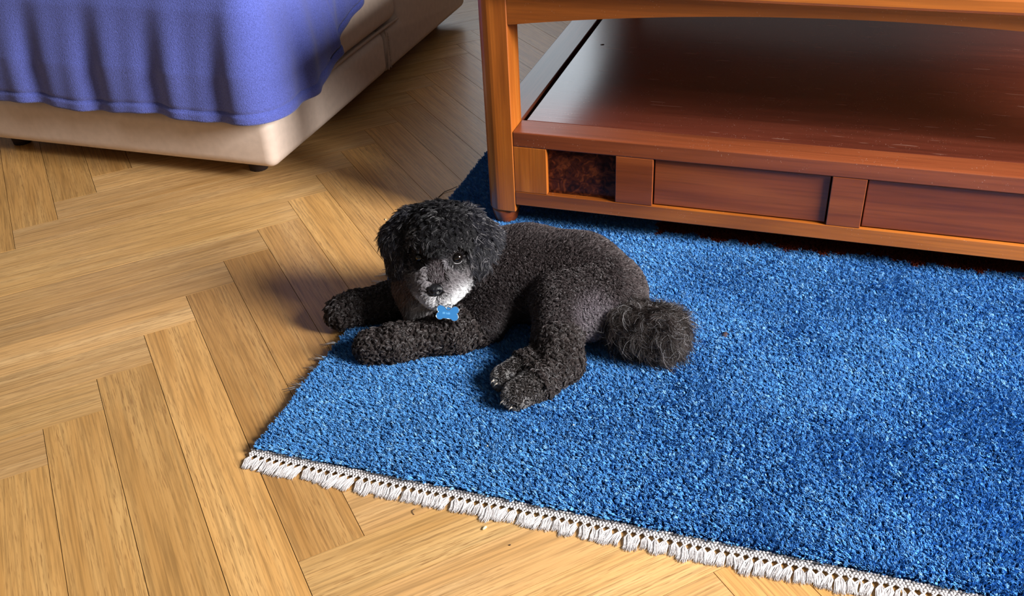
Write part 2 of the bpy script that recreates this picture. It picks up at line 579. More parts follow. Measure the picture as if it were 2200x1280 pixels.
# woven selvage and knotted tassels along the short edge
def make_selvage():
    bm = bmesh.new()
    x = RX0
    i = 0
    while x < 0.62:
        for row, (yy, zz) in enumerate(((.9272, .0062), (.9235, .0050), (.9200, .0040))):
            a = 0.6 if (i + row) % 2 else -0.6
            rot = Matrix.Rotation(a, 3, 'Z')
            res = bmesh.ops.create_icosphere(bm, subdivisions=1, radius=1.0)
            c = Vector((x + (.0023 if row % 2 else 0) + random.uniform(-.0004, .0004), yy + random.uniform(-.0004, .0004), zz))
            for v in res['verts']:
                v.co = rot @ Vector((v.co.x * .0028, v.co.y * .0022, v.co.z * .0022)) + c
        x += .0046
        i += 1
    o = mesh_obj('selvage', bm, COTTON, rug, True)
    tag(o, kind='stuff')
    o['label'] = 'white braided edge'


make_selvage()


def tassel_mesh(seed):
    r = random.Random(seed)
    bm = bmesh.new()
    skew = r.uniform(-.24, .12)
    ln = r.uniform(.021, .028)
    for s in (-1, 1):            # the two warp bundles that meet in the knot
        bm_tube(bm, [(s * .0042, .0060, .0035), (s * .0026, .003, .0036), (s * .0008, 0, .0034)], [.0013, .0013, .0014], 5)
    bm_ellipsoid(bm, (0, -.0008, .0034), (.0026, .0020, .0024), sub=1)
    for k in range(46):
        u = r.uniform(-1, 1)
        l = ln * r.uniform(.78, 1.08)
        x1 = u * .0068 + skew * l
        z0 = .0030 + r.uniform(-.001, .0014)
        z1 = max(.0007, r.uniform(.0006, .0038) * (1 - abs(u) * .5))
        pts = [(u * .0016, -.001, z0), (u * .0064 + skew * l * .35, -l * .36, z0 * .9 + .0006), (x1 + r.uniform(-.0008, .0008), -l * .75, (z0 + z1) / 2), (x1 * 1.1 + r.uniform(-.0014, .0014), -l, z1)]
        bm_tube(bm, pts, [.00048, .00054, .00048, .00022], 3, cap=False)
    me = bpy.data.meshes.new('tassel')
    bm.normal_update(); bm.to_mesh(me); bm.free()
    me.polygons.foreach_set('use_smooth', [True] * len(me.polygons))
    me.materials.append(COTTON)
    return me


TM = [tassel_mesh(100 + i) for i in range(12)]
x = RX0 + .004
while x < 0.60:
    o = bpy.data.objects.new('tassel', random.choice(TM))
    o.location = (x, .9155 + random.uniform(-.001, .001), 0)
    o.rotation_euler = (0, 0, random.uniform(-.09, .09))
    s = random.uniform(.9, 1.12)
    o.scale = (1, s, 1)
    link(o, rug)
    x += random.uniform(.0119, .0129)

# loose ends of weft that stick out of the long edge
for (y, n_, c) in ((1.165, 5, 1), (1.135, 4, 1), (1.105, 4, 0), (1.085, 5, 0), (1.27, 4, 0), (1.415, 5, 1), (1.45, 5, 1), (1.475, 4, 1), (1.385, 4, 1), (1.215, 4, 0)):
    bm = bmesh.new()
    for k in range(n_):
        l = random.uniform(.014, .034)
        a = random.uniform(-.5, .5)
        x0 = float(rug_left(y))
        y0 = y + random.uniform(-.004, .004)
        bm_tube(bm, [(x0 + .004, y0, .004), (x0 - l * .4, y0 + a * l * .3, .005), (x0 - l, y0 + a * l, .0015)], [.0009, .0008, .0004], 4)
    mesh_obj('loose_thread', bm, COTTON, rug, True)

# ------------------------------------------------------------------ coffee table
TX0, TX1, TY0, TY1 = -0.638, 0.76, 1.675, 2.99
LEG = 0.063
table = empty('coffee_table', ((TX0 + TX1) / 2, (TY0 + TY1) / 2, 0))
tag(table, 'cherry wood coffee table with glossy lower shelf and drawers on the blue rug', 'table')
TO = Vector(table.location)


def leg(name, sx, sy):
    """square leg, quarter-round on the outer corner, on a turned foot"""
    bm = bmesh.new()
    h = LEG
    r = .030
    prof = [(0, 0)]
    # local: inner corner at (h,h), outer corner at (0,0)
    pr = []
    for k in range(9):
        a = math.pi + k / 8 * math.pi / 2
        pr.append((r + r * math.cos(a), r + r * math.sin(a)))
    pr += [(h - .0015, 0), (h, .0015), (h, h - .0015), (h - .0015, h), (.0015, h), (0, h - .0015)]
    levels = [(.042, .0035), (.046, 0), (.50, 0)]
    rings = []
    for z, ins in levels:
        rings.append([bm.verts.new((ins + px * (h - 2 * ins) / h, ins + py * (h - 2 * ins) / h, z)) for px, py in pr])
    for a, b in zip(rings[:-1], rings[1:]):
        for k in range(len(pr)):
            bm.faces.new((a[k], a[(k + 1) % len(pr)], b[(k + 1) % len(pr)], b[k]))
    bm.faces.new(rings[0][::-1]); bm.faces.new(rings[-1])
    for v in bm.verts:
        x = v.co.x if sx < 0 else h - v.co.x
        y = v.co.y if sy < 0 else h - v.co.y
        v.co = Vector((x, y, v.co.z)) + Vector((TX0 if sx < 0 else TX1 - h, TY0 if sy < 0 else TY1 - h, 0)) - TO
    bmesh.ops.recalc_face_normals(bm, faces=bm.faces)
    o = mesh_obj('leg', bm, CHERRY_Z, table)
    # foot
    bm = bmesh.new()
    cx = (TX0 + h / 2 if sx < 0 else TX1 - h / 2) - TO.x
    cy = (TY0 + h / 2 if sy < 0 else TY1 - h / 2) - TO.y
    pf_ = [(.0, .008), (.021, .008), (.024, .016), (.027, .026), (.029, .036), (.0285, .043), (0, .043)]
    rg = []
    for rr, z in pf_:
        rg.append([bm.verts.new((cx + max(rr, .0001) * math.cos(2 * math.pi * k / 24), cy + max(rr, .0001) * math.sin(2 * math.pi * k / 24), z)) for k in range(24)])
    for a, b in zip(rg[:-1], rg[1:]):
        for k in range(24):
            bm.faces.new((a[k], a[(k + 1) % 24], b[(k + 1) % 24], b[k]))
    mesh_obj('foot', bm, CHERRY_RED, o, True)


for sx in (-1, 1):
    for sy in (-1, 1):
        leg('leg', sx, sy)
ix0, ix1 = TX0 + LEG, TX1 - LEG          # inner faces of the legs
iy0, iy1 = TY0 + LEG, TY1 - LEG


def tb(name, x, y, z, mat, bevel=.0012, parent=table):
    return box(name, x, y, z, mat, parent, bevel, 2, TO)


# shelf frame and panel
tb('shelf_front_rail', (ix0 + .0005, ix1 - .0005), (TY0 + .001, iy0), (.191, .2215), CHERRY_RAIL, .0018)
tb('shelf_back_rail', (ix0 + .0005, ix1 - .0005), (iy1, TY1 - .001), (.191, .2215), CHERRY_RED, .0018)
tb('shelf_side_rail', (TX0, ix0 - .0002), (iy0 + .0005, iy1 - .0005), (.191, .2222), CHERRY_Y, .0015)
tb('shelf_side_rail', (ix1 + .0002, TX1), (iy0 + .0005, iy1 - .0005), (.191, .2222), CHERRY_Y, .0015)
tb('shelf_panel', (ix0 + .011, ix1 - .011), (iy0 + .0006, iy1 - .0006), (.200, .2213), SHELF, .0008)
tb('shelf_bed', (ix0, ix1), (iy0, iy1), (.193, .2005), SUBFLOOR, 0)

# front of the low case: stiles, burl panels, drawers
tb('bottom_rail', (ix0 + .0005, ix1 - .0005), (TY0 + .0008, TY0 + .024), (.0615, .0915), CHERRY_X)
tb('bottom_rail', (ix0 + .0005, ix1 - .0005), (TY1 - .024, TY1 - .0008), (.0615, .0915), CHERRY_X)
cx = (TX0 + TX1) / 2
mir = lambda a, b: ((a, b), (2 * cx - b, 2 * cx - a))
for a in mir(ix0 + .0005, -.507):
    tb('stile', a, (TY0 + .0012, TY0 + .024), (.0918, .1908), CHERRY_Z)
for a in mir(-.368, -.295):
    tb('stile', a, (TY0 + .0012, TY0 + .024), (.0918, .1908), CHERRY_RED)
for a in mir(-.5068, -.3682):
    tb('burl_panel', a, (TY0 + .013, TY0 + .022), (.0916, .1909), BURL, .0006)
tb('stile', (cx - .03, cx + .03), (TY0 + .0012, TY0 + .024), (.0918, .1908), CHERRY_RED)
for a in mir(-.2925, cx - .0325):
    d = tb('drawer', a, (TY0 + .008, TY0 + .026), (.0935, .1885), CHERRY_RED, .0012)
for a in mir(TX0 + .004, TX0 + .018):
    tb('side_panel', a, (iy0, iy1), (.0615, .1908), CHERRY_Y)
tb('back_panel', (ix0, ix1), (TY1 - .02, TY1 - .006), (.0915, .1908), CHERRY_RED)
tb('case_floor', (ix0, ix1), (TY0 + .03, TY1 - .03), (.0615, .070), CHERRY_RED, 0)


# arched aprons below the top
def apron(y0, y1, along_x=True):
    bm = bmesh.new()
    n = 28
    a0, a1 = (ix0 + .0005, ix1 - .0005) if along_x else (iy0 + .0005, iy1 - .0005)
    lo_, hi_ = [], []
    for i in range(n + 1):
        t = i / n
        z = .4335 + .042 * (1 - (2 * t - 1) ** 2)
        u = a0 + (a1 - a0) * t
        lo_.append((u, z)); hi_.append((u, .500))
    def V(u, w, z):
        return bm.verts.new((u - TO.x, w - TO.y, z) if along_x else (w - TO.x, u - TO.y, z))
    rings = [[V(u, w, z) for u, z in L_] for L_ in (lo_, hi_) for w in (y0, y1)]
    l0, l1, h0, h1 = rings
    for i in range(n):
        bm.faces.new((l0[i], l0[i + 1], h0[i + 1], h0[i]))
        bm.faces.new((l1[i + 1], l1[i], h1[i], h1[i + 1]))
        bm.faces.new((l0[i + 1], l0[i], l1[i], l1[i + 1]))
        bm.faces.new((h0[i], h0[i + 1], h1[i + 1], h1[i]))
    bm.faces.new((l0[0], h0[0], h1[0], l1[0])); bm.faces.new((l0[n], l1[n], h1[n], h0[n]))
    bmesh.ops.recalc_face_normals(bm, faces=bm.faces)
    mesh_obj('apron', bm, CHERRY_X if along_x else CHERRY_Y, table)


apron(TY0 + .002, TY0 + .026)
apron(TY1 - .026, TY1 - .002)
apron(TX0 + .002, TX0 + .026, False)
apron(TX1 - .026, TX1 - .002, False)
tb('tabletop', (TX0 - .02, TX1 + .02), (TY0 - .02, TY1 + .02), (.500, .528), CHERRY_X, .006)

# ------------------------------------------------------------------ sofa
SX = -1.172
SY0, SYS, SYA, SY1 = 1.745, 2.385, 2.485, 3.01
sofa = empty('sofa', (SX - .45, (SY0 + SY1) / 2, 0))
tag(sofa, 'cream upholstered sofa with stitched seams beside the parquet, partly under a blue throw', 'sofa')
SO = Vector(sofa.location)


def puffy(name, x, y, z, bev, puff, parent=sofa, mat=LEATHER):
    bm = bmesh.new()
    c = Vector(((x[0] + x[1]) / 2, (y[0] + y[1]) / 2, (z[0] + z[1]) / 2))
    h = Vector(((x[1] - x[0]) / 2, (y[1] - y[0]) / 2, (z[1] - z[0]) / 2))
    bm_box(bm, -h.x, h.x, -h.y, h.y, -h.z, h.z, bev, 5)
    bmesh.ops.subdivide_edges(bm, edges=[e for e in bm.edges if e.calc_length() > .1], cuts=6, use_grid_fill=True)
    for v in bm.verts:
        q = Vector((v.co.x / h.x, v.co.y / h.y, v.co.z / h.z))
        if abs(q.x) > .9: v.co.x += math.copysign(puff, q.x) * (1 - q.y ** 2) * (1 - q.z ** 2)
        if abs(q.z) > .9: v.co.z += math.copysign(puff, q.z) * (1 - q.x ** 2) * (1 - q.y ** 2)
    o = mesh_obj(name, bm, mat, parent, True)
    o.location = c - SO
    return o


puffy('base', (SX - .86, SX), (SY0, SYS), (.040, .162), .026, .006)
puffy('seat_cushion', (SX - .80, SX + .002), (SY0 + .006, SYA - .006), (.165, .43), .034, .006)
puffy('backrest', (SX - 1.02, SX - .78), (SY0, SY1), (.10, .78), .06, .01)


def sofa_arm():
    """arm panel that reaches below the seat, an L in outline, padded edges"""
    bm = bmesh.new()
    pr = [(SYS + .002, .040), (SY1, .040), (SY1, .58), (SYA + .002, .58), (SYA + .002, .160), (SYS + .002, .160)]
    f = bm.faces.new([bm.verts.new((SX - .86 - SO.x, y - SO.y, z)) for y, z in pr])
    r = bmesh.ops.extrude_face_region(bm, geom=[f])
    for v in [g for g in r['geom'] if isinstance(g, bmesh.types.BMVert)]:
        v.co.x += .86
    bmesh.ops.recalc_face_normals(bm, faces=bm.faces)
    es = [e for e in bm.edges if not (all(abs(v.co.y + SO.y - SYS - .002) < .001 for v in e.verts))]
    bmesh.ops.bevel(bm, geom=es, offset=.024, segments=5, affect='EDGES', profile=.5, clamp_overlap=True)
    o = mesh_obj('arm', bm, LEATHER, sofa, True)
    for (y, z0, z1) in ((SYS + .012, .05, .152),):
        s = bmesh.new()
        k = z0
        while k < z1:
            bm_tube(s, [(SX + .0012 - SO.x, y - SO.y, k), (SX + .0022 - SO.x, y - SO.y, k + .003), (SX + .0012 - SO.x, y - SO.y, k + .006)], .0011, 5)
            k += .0085
        mesh_obj('stitching', s, SEAM, o, True)
    return o


sofa_arm()
bm = bmesh.new()
bm_tube(bm, [(SX - .004 - SO.x, y - SO.y, .1635 + .002 * math.sin(y * 9)) for y in np.linspace(SY0 + .02, SYA - .004, 30)], .0042, 8)
mesh_obj('piping', bm, SEAM, sofa, True)
bm = bmesh.new()
bm_tube(bm, [(SX - .0015 - SO.x, SYS + .001 - SO.y + .004 * math.sin((z - .05) * 20), z) for z in np.linspace(.048, .158, 14)], .0028, 8)
mesh_obj('seam_welt', bm, SEAM, sofa, True)
for y in (SY0 + .08, SY1 - .08):
    for x in (SX - .10, SX - .80):
        bm = bmesh.new()
        bm_tube(bm, [(x - SO.x, y - SO.y, 0.0), (x - SO.x, y - SO.y, .046)], [.022, .028], 16)
        mesh_obj('foot', bm, DARKBIT, sofa, True)


# ------------------------------------------------------------------ blue throw over the seat front
def make_throw():
    hem = [(-9, .172), (1.70, .174), (1.811, .174), (1.894, .176), (1.939, .182), (1.989, .198), (2.021, .213), (2.075, .234), (2.119, .252), (2.163, .267), (2.227, .290), (2.30, .325), (2.40, .37)]
    hy = np.array([h[0] for h in hem]); hz = np.array([h[1] for h in hem])
    rc = .035                                  # corner of the seat
    cx_, cy_ = SX - rc, SY0 + rc
    q = math.pi / 2 * rc
    ss = np.concatenate([np.linspace(-.66, 0, 70), np.linspace(0, q, 12)[1:], np.linspace(q, q + 2.36 - cy_, 150)[1:]])
    nv = 112
    top = .456
    rows = []
    for s0 in ss:
        if s0 < 0: e, nrm_ = (cx_ + s0, SY0), (0, -1)
        elif s0 <= q:
            a = -math.pi / 2 + s0 / rc
            e, nrm_ = (cx_ + rc * math.cos(a), cy_ + rc * math.sin(a)), (math.cos(a), math.sin(a))
        else: e, nrm_ = (SX, cy_ + s0 - q), (1, 0)
        y = cy_ + s0 - q if s0 > q else 1.70
        zb = np.interp(y, hy, hz) + (.004 * math.sin(s0 * 19) if s0 < 0 else 0)
        inset = max(.03, min(.5, abs(s0 - q / 2)))
        row = []
        for j in range(nv):
            v = j / (nv - 1)
            if v < .40:
                o_ = -inset * (1 - v / .40) - .004
                z = top + .004 * math.sin(s0 * 23) * (1 - v / .4) * v * 10
            else:
                w = (v - .40) / .60
                z = top - (top - zb) * w
                o_ = -.004 + .024 * min(1, w * 6) ** .5
                fall = min(1, w * 1.6)
                o_ += fall * (.006 * math.sin(s0 * 41 + 1.0) + .003 * math.sin(s0 * 77 + w * 2))
                # the panel nearer the camera lies over the next one in a soft fold
                yf = y if s0 > q else 0
                o_ += .024 * fall / (1 + math.exp(min(50, (yf - (2.045 - .03 * (1 - w))) / .004)))
                if w > .93: o_ += .0025
                if .90 < w < .93: o_ -= .0025
            row.append((e[0] + nrm_[0] * o_, e[1] + nrm_[1] * o_, z))
        rows.append(row)
    V = [p for r in rows for p in r]
    ny = len(rows)
    F = [(i * nv + j, i * nv + j + 1, (i + 1) * nv + j + 1, (i + 1) * nv + j) for i in range(ny - 1) for j in range(nv - 1)]
    o = raw_obj('blue_throw', V, F, THROW, None, True)
    so = o.modifiers.new('thick', 'SOLIDIFY'); so.thickness = .005; so.offset = 1
    tag(o, 'blue towelling throw with stitched hem hanging over the front of the cream sofa', 'throw')


make_throw()

# ------------------------------------------------------------------ dog
O_DOG = np.array([-0.02, 1.42, 0.0])           # base point, in camera-heading axes
c_, s_ = math.cos(YAW), math.sin(YAW)
DOG_LOC = (c_ * O_DOG[0] - s_ * O_DOG[1], s_ * O_DOG[0] + c_ * O_DOG[1], 0.0)
# (start, end, radius, radius, region)
CAP = [
    # trunk
    ((-.090, 1.475, .088), (.030, 1.472, .082), .070, .078, 'body'),
    ((.030, 1.472, .082), (.120, 1.445, .078), .078, .076, 'body'),
    ((.120, 1.445, .078), (.166, 1.410, .068), .076, .064, 'body'),
    # chest and neck
    ((-.132, 1.462, .074), (-.095, 1.475, .088), .050, .068, 'chest'),
    ((-.162, 1.436, .088), (-.153, 1.414, .056), .036, .030, 'chest'),
    ((-.114, 1.460, .150), (-.095, 1.475, .090), .044, .062, 'neck'),
    # skull, brow, cheeks, muzzle
    ((-.119, 1.464, .170), (-.117, 1.450, .178), .050, .049, 'head'),
    ((-.120, 1.430, .150), (-.118, 1.448, .152), .040, .045, 'face'),
    ((-.1250, 1.376, .122), (-.1220, 1.412, .134), .0190, .031, 'muzzle'),
    ((-.1235, 1.388, .107), (-.1205, 1.425, .114), .0145, .023, 'muzzle'),
    ((-.1070, 1.398, .117), (-.0940, 1.430, .132), .0155, .024, 'muzzle'),
    ((-.1380, 1.400, .117), (-.1450, 1.432, .130), .0155, .022, 'muzzle'),
    # ears
    ((-.072, 1.465, .196), (-.048, 1.455, .165), .018, .019, 'ear'),
    ((-.048, 1.455, .165), (-.042, 1.440, .118), .019, .018, 'ear'),
    ((-.060, 1.442, .168), (-.052, 1.430, .128), .013, .014, 'ear'),
    ((-.164, 1.470, .196), (-.186, 1.466, .168), .018, .019, 'ear'),
    ((-.186, 1.466, .168), (-.186, 1.454, .130), .019, .017, 'ear'),
    ((-.178, 1.450, .168), (-.176, 1.442, .138), .013, .013, 'ear'),
    # near foreleg
    ((.000, 1.440, .085), (-.050, 1.385, .055), .050, .036, 'body'),
    ((-.050, 1.385, .052), (-.100, 1.362, .040), .034, .026, 'leg'),
    ((-.100, 1.362, .040), (-.200, 1.346, .034), .026, .0215, 'leg'),
    ((-.200, 1.346, .034), (-.243, 1.344, .030), .0215, .023, 'leg'),
    # far foreleg
    ((-.110, 1.495, .080), (-.165, 1.472, .050), .046, .032, 'chest'),
    ((-.165, 1.472, .048), (-.226, 1.466, .038), .030, .023, 'leg'),
    ((-.226, 1.466, .038), (-.281, 1.459, .034), .023, .0205, 'leg'),
    ((-.281, 1.459, .034), (-.306, 1.452, .030), .0205, .0225, 'leg'),
    # near hind leg: hip, knee, hock, paw
    ((.150, 1.405, .080), (.080, 1.366, .088), .058, .038, 'thigh'),
    ((.150, 1.390, .066), (.125, 1.350, .062), .046, .032, 'rear'),
    ((.080, 1.366, .088), (.074, 1.318, .062), .038, .029, 'thigh'),
    ((.074, 1.318, .062), (.076, 1.268, .038), .029, .0245, 'leg'),
    ((.076, 1.264, .034), (.032, 1.219, .029), .023, .018, 'leg'),
    ((.032, 1.219, .029), (-.002, 1.195, .028), .018, .019, 'paw'),
    # far hind leg, folded below
    ((.090, 1.400, .050), (.060, 1.320, .038), .038, .022, 'thigh'),
    ((.050, 1.290, .032), (.012, 1.263, .030), .018, .0155, 'leg'),
    ((.012, 1.263, .030), (-.020, 1.242, .028), .0155, .0175, 'paw'),
    # tail: root and core of the pompon
    ((.178, 1.385, .058), (.190, 1.345, .056), .022, .020, 'rear'),
    ((.196, 1.336, .054), (.244, 1.312, .050), .024, .026, 'tail'),
]
CA = np.array([c[0] for c in CAP]) - O_DOG
CB = np.array([c[1] for c in CAP]) - O_DOG
CR = np.array([[c[2], c[3]] for c in CAP])
REG = np.array([c[4] for c in CAP])


def cap_dist(p):
    out = np.empty((len(p), len(CAP)))
    for i in range(len(CAP)):
        ba = CB[i] - CA[i]
        h = np.clip(((p - CA[i]) @ ba) / max(ba @ ba, 1e-9), 0, 1)
        out[:, i] = np.linalg.norm(p - CA[i] - h[:, None] * ba, axis=1) - (CR[i, 0] * (1 - h) + CR[i, 1] * h)
    return out


def sdf(p, k=0.0085):
    d = cap_dist(p)
    m = d.min(1)
    return m - k * np.log(np.exp(-(d - m[:, None]) / k).sum(1))


def sdf_grad(p):
    e = 1e-4
    return np.stack([(sdf(p + np.eye(3)[i] * e) - sdf(p - np.eye(3)[i] * e)) / (2 * e) for i in range(3)], 1)


def make_body():
    bm = bmesh.new()
    for a, b, r in zip(CA, CB, CR):
        for t in np.linspace(0, 1, 6):
            res = bmesh.ops.create_icosphere(bm, subdivisions=2, radius=float(r[0] * (1 - t) + r[1] * t))
            c = Vector(a * (1 - t) + b * t)
            for v in res['verts']: v.co += c
    me = bpy.data.meshes.new('tmp')
    bm.to_mesh(me); bm.free()
    o = bpy.data.objects.new('tmp', me)
    COL.objects.link(o)
    rm = o.modifiers.new('r', 'REMESH'); rm.mode = 'VOXEL'; rm.voxel_size = .0045
    dg = bpy.context.evaluated_depsgraph_get()
    body = bpy.data.meshes.new_from_object(o.evaluated_get(dg))
    bpy.data.objects.remove(o)
    n = len(body.vertices)
    p = np.empty(n * 3); body.vertices.foreach_get('co', p); p = p.reshape(-1, 3)
    for _ in range(4):
        g = sdf_grad(p)
        g /= np.maximum(np.linalg.norm(g, axis=1, keepdims=True), 1e-6)
        p = p - g * np.clip(sdf(p), -.006, .006)[:, None]
    p[:, 2] = np.maximum(p[:, 2], .0085)      # the weight of the animal flattens it on the rug
    body.vertices.foreach_set('co', p.ravel())
    body.polygons.foreach_set('use_smooth', [True] * len(body.polygons))
    body.update()
    body.materials.clear()
    body.materials.append(SKIN)
    body.name = 'dog'
    d = bpy.data.objects.new('dog', body)
    d.location = DOG_LOC
    d.rotation_euler = (0, 0, YAW)
    return link(d)


dog = make_body()
tag(dog, 'small black curly-haired dog with silver muzzle lying on the blue rug', 'dog')
L_ = lambda p: np.array(p) - O_DOG


def on_surface(p, depth):
    """slide a point along the line of sight of the animal's gaze until it sits this far outside the skin"""
    e = np.array([0, 0, 1.0]) - O_DOG
    d = np.array(p) - O_DOG - e
    d /= np.linalg.norm(d)
    t = np.linalg.norm(np.array(p) - O_DOG - e) - .12
    for _ in range(200):
        v = float(sdf((e + d * t)[None])[0]) - depth
        if abs(v) < 1e-5 or t > 3: break
        t += v * .7
    return e + d * t if t < 3 else np.array(p) - O_DOG


EYE_R = on_surface((-.0880, 1.4000, .1650), -.0005)
EYE_L = on_surface((-.1500, 1.4000, .1690), -.0015)
NOSE_C = on_surface((-.1258, 1.3560, .1305), .0015)
PADS = [on_surface(p_, .0015) for p_ in ((-.006, 1.182, .016), (.014, 1.193, .016), (-.019, 1.196, .018), (-.028, 1.244, .016), (-.008, 1.262, .018), (-.033, 1.250, .018))]
GAZE = np.array([.08, -.80, .60]); GAZE /= np.linalg.norm(GAZE)


def part_hair(pts, a, b, r):
    """push strands out of a capsule, as a groomer would clear an eye"""
    ba = b - a
    h = np.clip(((pts - a) @ ba) / (ba @ ba), 0, 1)
    q = pts - a - h[..., None] * ba
    d = np.linalg.norm(q, axis=-1, keepdims=True)
    push = np.clip(r - d, 0, None)
    return pts + q / np.maximum(d, 1e-6) * push


def make_fur():
    me = dog.data
    me.calc_loop_triangles()
    nt = len(me.loop_triangles)
    tri = np.empty(nt * 3, int); me.loop_triangles.foreach_get('vertices', tri); tri = tri.reshape(-1, 3)
    co = np.empty(len(me.vertices) * 3); me.vertices.foreach_get('co', co); co = co.reshape(-1, 3)
    a, b, c = co[tri[:, 0]], co[tri[:, 1]], co[tri[:, 2]]
    area = np.linalg.norm(np.cross(b - a, c - a), axis=1) / 2
    cen = (a + b + c) / 3
    treg = REG[cap_dist(cen).argmin(1)]
    dens = np.select([np.isin(treg, ['muzzle', 'face']), np.isin(treg, ['head', 'ear']), treg == 'tail'], [1.7, 1.3, 1.6], 1.0)
    wgt = area * dens
    n = 420000
    f = RNG.choice(nt, n, p=wgt / wgt.sum())
    u, v = RNG.random(n), RNG.random(n)
    fl = u + v > 1
    u[fl], v[fl] = 1 - u[fl], 1 - v[fl]
    P = a[f] + u[:, None] * (b - a)[f] + v[:, None] * (c - a)[f]
    vn = np.empty(len(me.vertices) * 3); me.vertices.foreach_get('normal', vn); vn = vn.reshape(-1, 3)
    nrm = vn[tri[f, 0]] * (1 - u - v)[:, None] + vn[tri[f, 1]] * u[:, None] + vn[tri[f, 2]] * v[:, None]
    nrm /= np.maximum(np.linalg.norm(nrm, axis=1, keepdims=True), 1e-6)
    ok = (P[:, 2] > .010) | (nrm[:, 2] > -.2)
    for e, er in ((EYE_R, .0088), (EYE_L, .0062)):
        ok &= np.linalg.norm(P - e, axis=1) > er
    ok &= np.linalg.norm(P - NOSE_C, axis=1) > .0115
    P, nrm = P[ok], nrm[ok]
    n = len(P)
    cdist = cap_dist(P)
    reg = REG[cdist.argmin(1)]
    Q = P + O_DOG                           # heading axes, for picking areas of the coat
    length = np.full(n, .0080); curl = np.full(n, .0011); turns = np.full(n, .8); lay = np.full(n, .45)
    comb = np.tile(np.array([.75, -.25, -.55]), (n, 1))
    col = np.tile(np.array(srgb(78, 69, 70)[:3]), (n, 1))
    grey = np.full(n, .04)

    def setr(mask, L=None, cu=None, tu=None, la=None, cb=None, cl=None, gr=None):
        if L is not None: length[mask] = L
        if cu is not None: curl[mask] = cu
        if tu is not None: turns[mask] = tu
        if la is not None: lay[mask] = la
        if cb is not None: comb[mask] = cb
        if cl is not None: col[mask] = np.array(srgb(*cl)[:3])
        if gr is not None: grey[mask] = gr

    def blend(wt, cl):
        w = np.clip(wt, 0, 1)[:, None]
        col[:] = col * (1 - w) + np.array(srgb(*cl)[:3]) * w

    setr(reg == 'leg', .012, .0034, 1.5, .35, (-.5, -.3, -.5), (49, 41, 40), .07)
    setr(reg == 'paw', .0065, .0014, 1.0, .5, (-.8, -.5, -.2), (46, 40, 39), .12)
    setr(reg == 'thigh', .0090, .0016, 1.0, .4, (-.2, -.5, -.7), (62, 54, 55), .05)
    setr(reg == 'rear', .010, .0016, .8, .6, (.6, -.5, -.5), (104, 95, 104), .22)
    setr((reg == 'chest') | (reg == 'neck'), .012, .0022, 1.0, .6, (-.2, -.5, -.8), (46, 39, 39), .05)
    setr(reg == 'head', .0180, .0042, 1.0, .6, (0, -.6, -.25), (24, 23, 28), .03)
    hdm = reg == 'head'
    comb[hdm, 0] = (Q[hdm, 0] + .118) * 14
    comb[hdm, 2] -= np.abs(Q[hdm, 0] + .118) * 12
    setr(reg == 'ear', .019, .0040, .9, .9, (0, -.1, -1), (31, 31, 39), .11)
    setr(reg == 'face', .009, .0012, .6, .7, (0, -.1, .4), (96, 92, 98), .20)
    setr(reg == 'muzzle', .0145, .0026, .8, .6, (0, .1, -.8), (118, 112, 116), .34)
    setr(reg == 'tail', .032, .0080, 1.25, .6, (.1, -.3, -.3), (46, 38, 36), .12)
    mz = (reg == 'muzzle'); fc = (reg == 'face')
    nz = RNG.normal(0, .10, n)
    # chin and lips go silver, softly
    ww = np.where(mz, np.clip((.131 - Q[:, 2]) / .020 + .25 * np.clip((Q[:, 0] + .118) / .02, -1, 1) + nz, 0, 1), 0)
    blend(ww, (236, 236, 240))
    grey[mz & (ww > .5)] = .55
    bridge = (mz | fc) & (Q[:, 2] > .138) & (np.abs(Q[:, 0] + .123) < .013)
    setr(bridge, .005, .0008, .5, .9, (0, .6, .3), (84, 76, 80), .08)
    side = mz & ~bridge
    comb[side, 0] = np.sign(Q[side, 0] + .1235) * .9
    # the crown is black down to the brow line, the zone between the eyes fades to grey
    brow = (fc | (reg == 'head'))
    blend(np.where(brow, np.clip((Q[:, 2] - .166) / .012 + nz, 0, 1), 0), (23, 22, 26))
    outer = np.where(fc | mz, np.clip((np.abs(Q[:, 0] + .119) - .030) / .012 + nz, 0, 1), 0)
    outer[mz & (Q[:, 0] > -.119)] *= .35
    blend(outer * .85, (40, 36, 38))
    for e in (EYE_R, EYE_L):
        d = np.linalg.norm(P - e, axis=1)
        blend(np.clip((.021 - d) / .006, 0, 1), (30, 27, 30))
        setr(d < .019, .006, .0006, .4, .9, gr=.05)
        away = (d < .024)
        r_ = P[away] - e
        comb[away] = r_ / np.linalg.norm(r_, axis=1, keepdims=True)
    # the light tuft on the breast
    cn = (reg == 'chest') | (reg == 'neck')
    td = np.linalg.norm(P - on_surface((-.1530, 1.4000, .0640), .0), axis=1)
    blend(np.where(cn, np.clip((.030 - td) / .014 + nz, 0, 1), 0), (186, 180, 182))
    setr(cn & (td < .034), .016, .0020, .6, .7, gr=.4)
    blend(np.where(cn & (Q[:, 0] < -.12) & (td > .028), .85, 0), (112, 90, 82))
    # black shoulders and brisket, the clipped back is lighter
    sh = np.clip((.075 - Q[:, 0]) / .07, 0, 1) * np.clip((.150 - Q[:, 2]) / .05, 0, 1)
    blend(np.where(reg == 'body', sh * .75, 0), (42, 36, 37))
    # a silver streak over the shaded eye
    bd = np.linalg.norm(P - on_surface((-.150, 1.400, .212), .0), axis=1)
    grey[bd < .014] = .35
    # pale toes of the hind feet
    toe = (reg == 'paw') & (nrm[:, 0] < -.35)
    blend(toe * .8, (128, 124, 124))
    setr(toe, .007, .0008, .5, .5, gr=.35)
    for pd in PADS:
        d = np.linalg.norm(P - pd, axis=1)
        blend(np.clip((.0095 - d) / .004, 0, .7), (150, 147, 147))
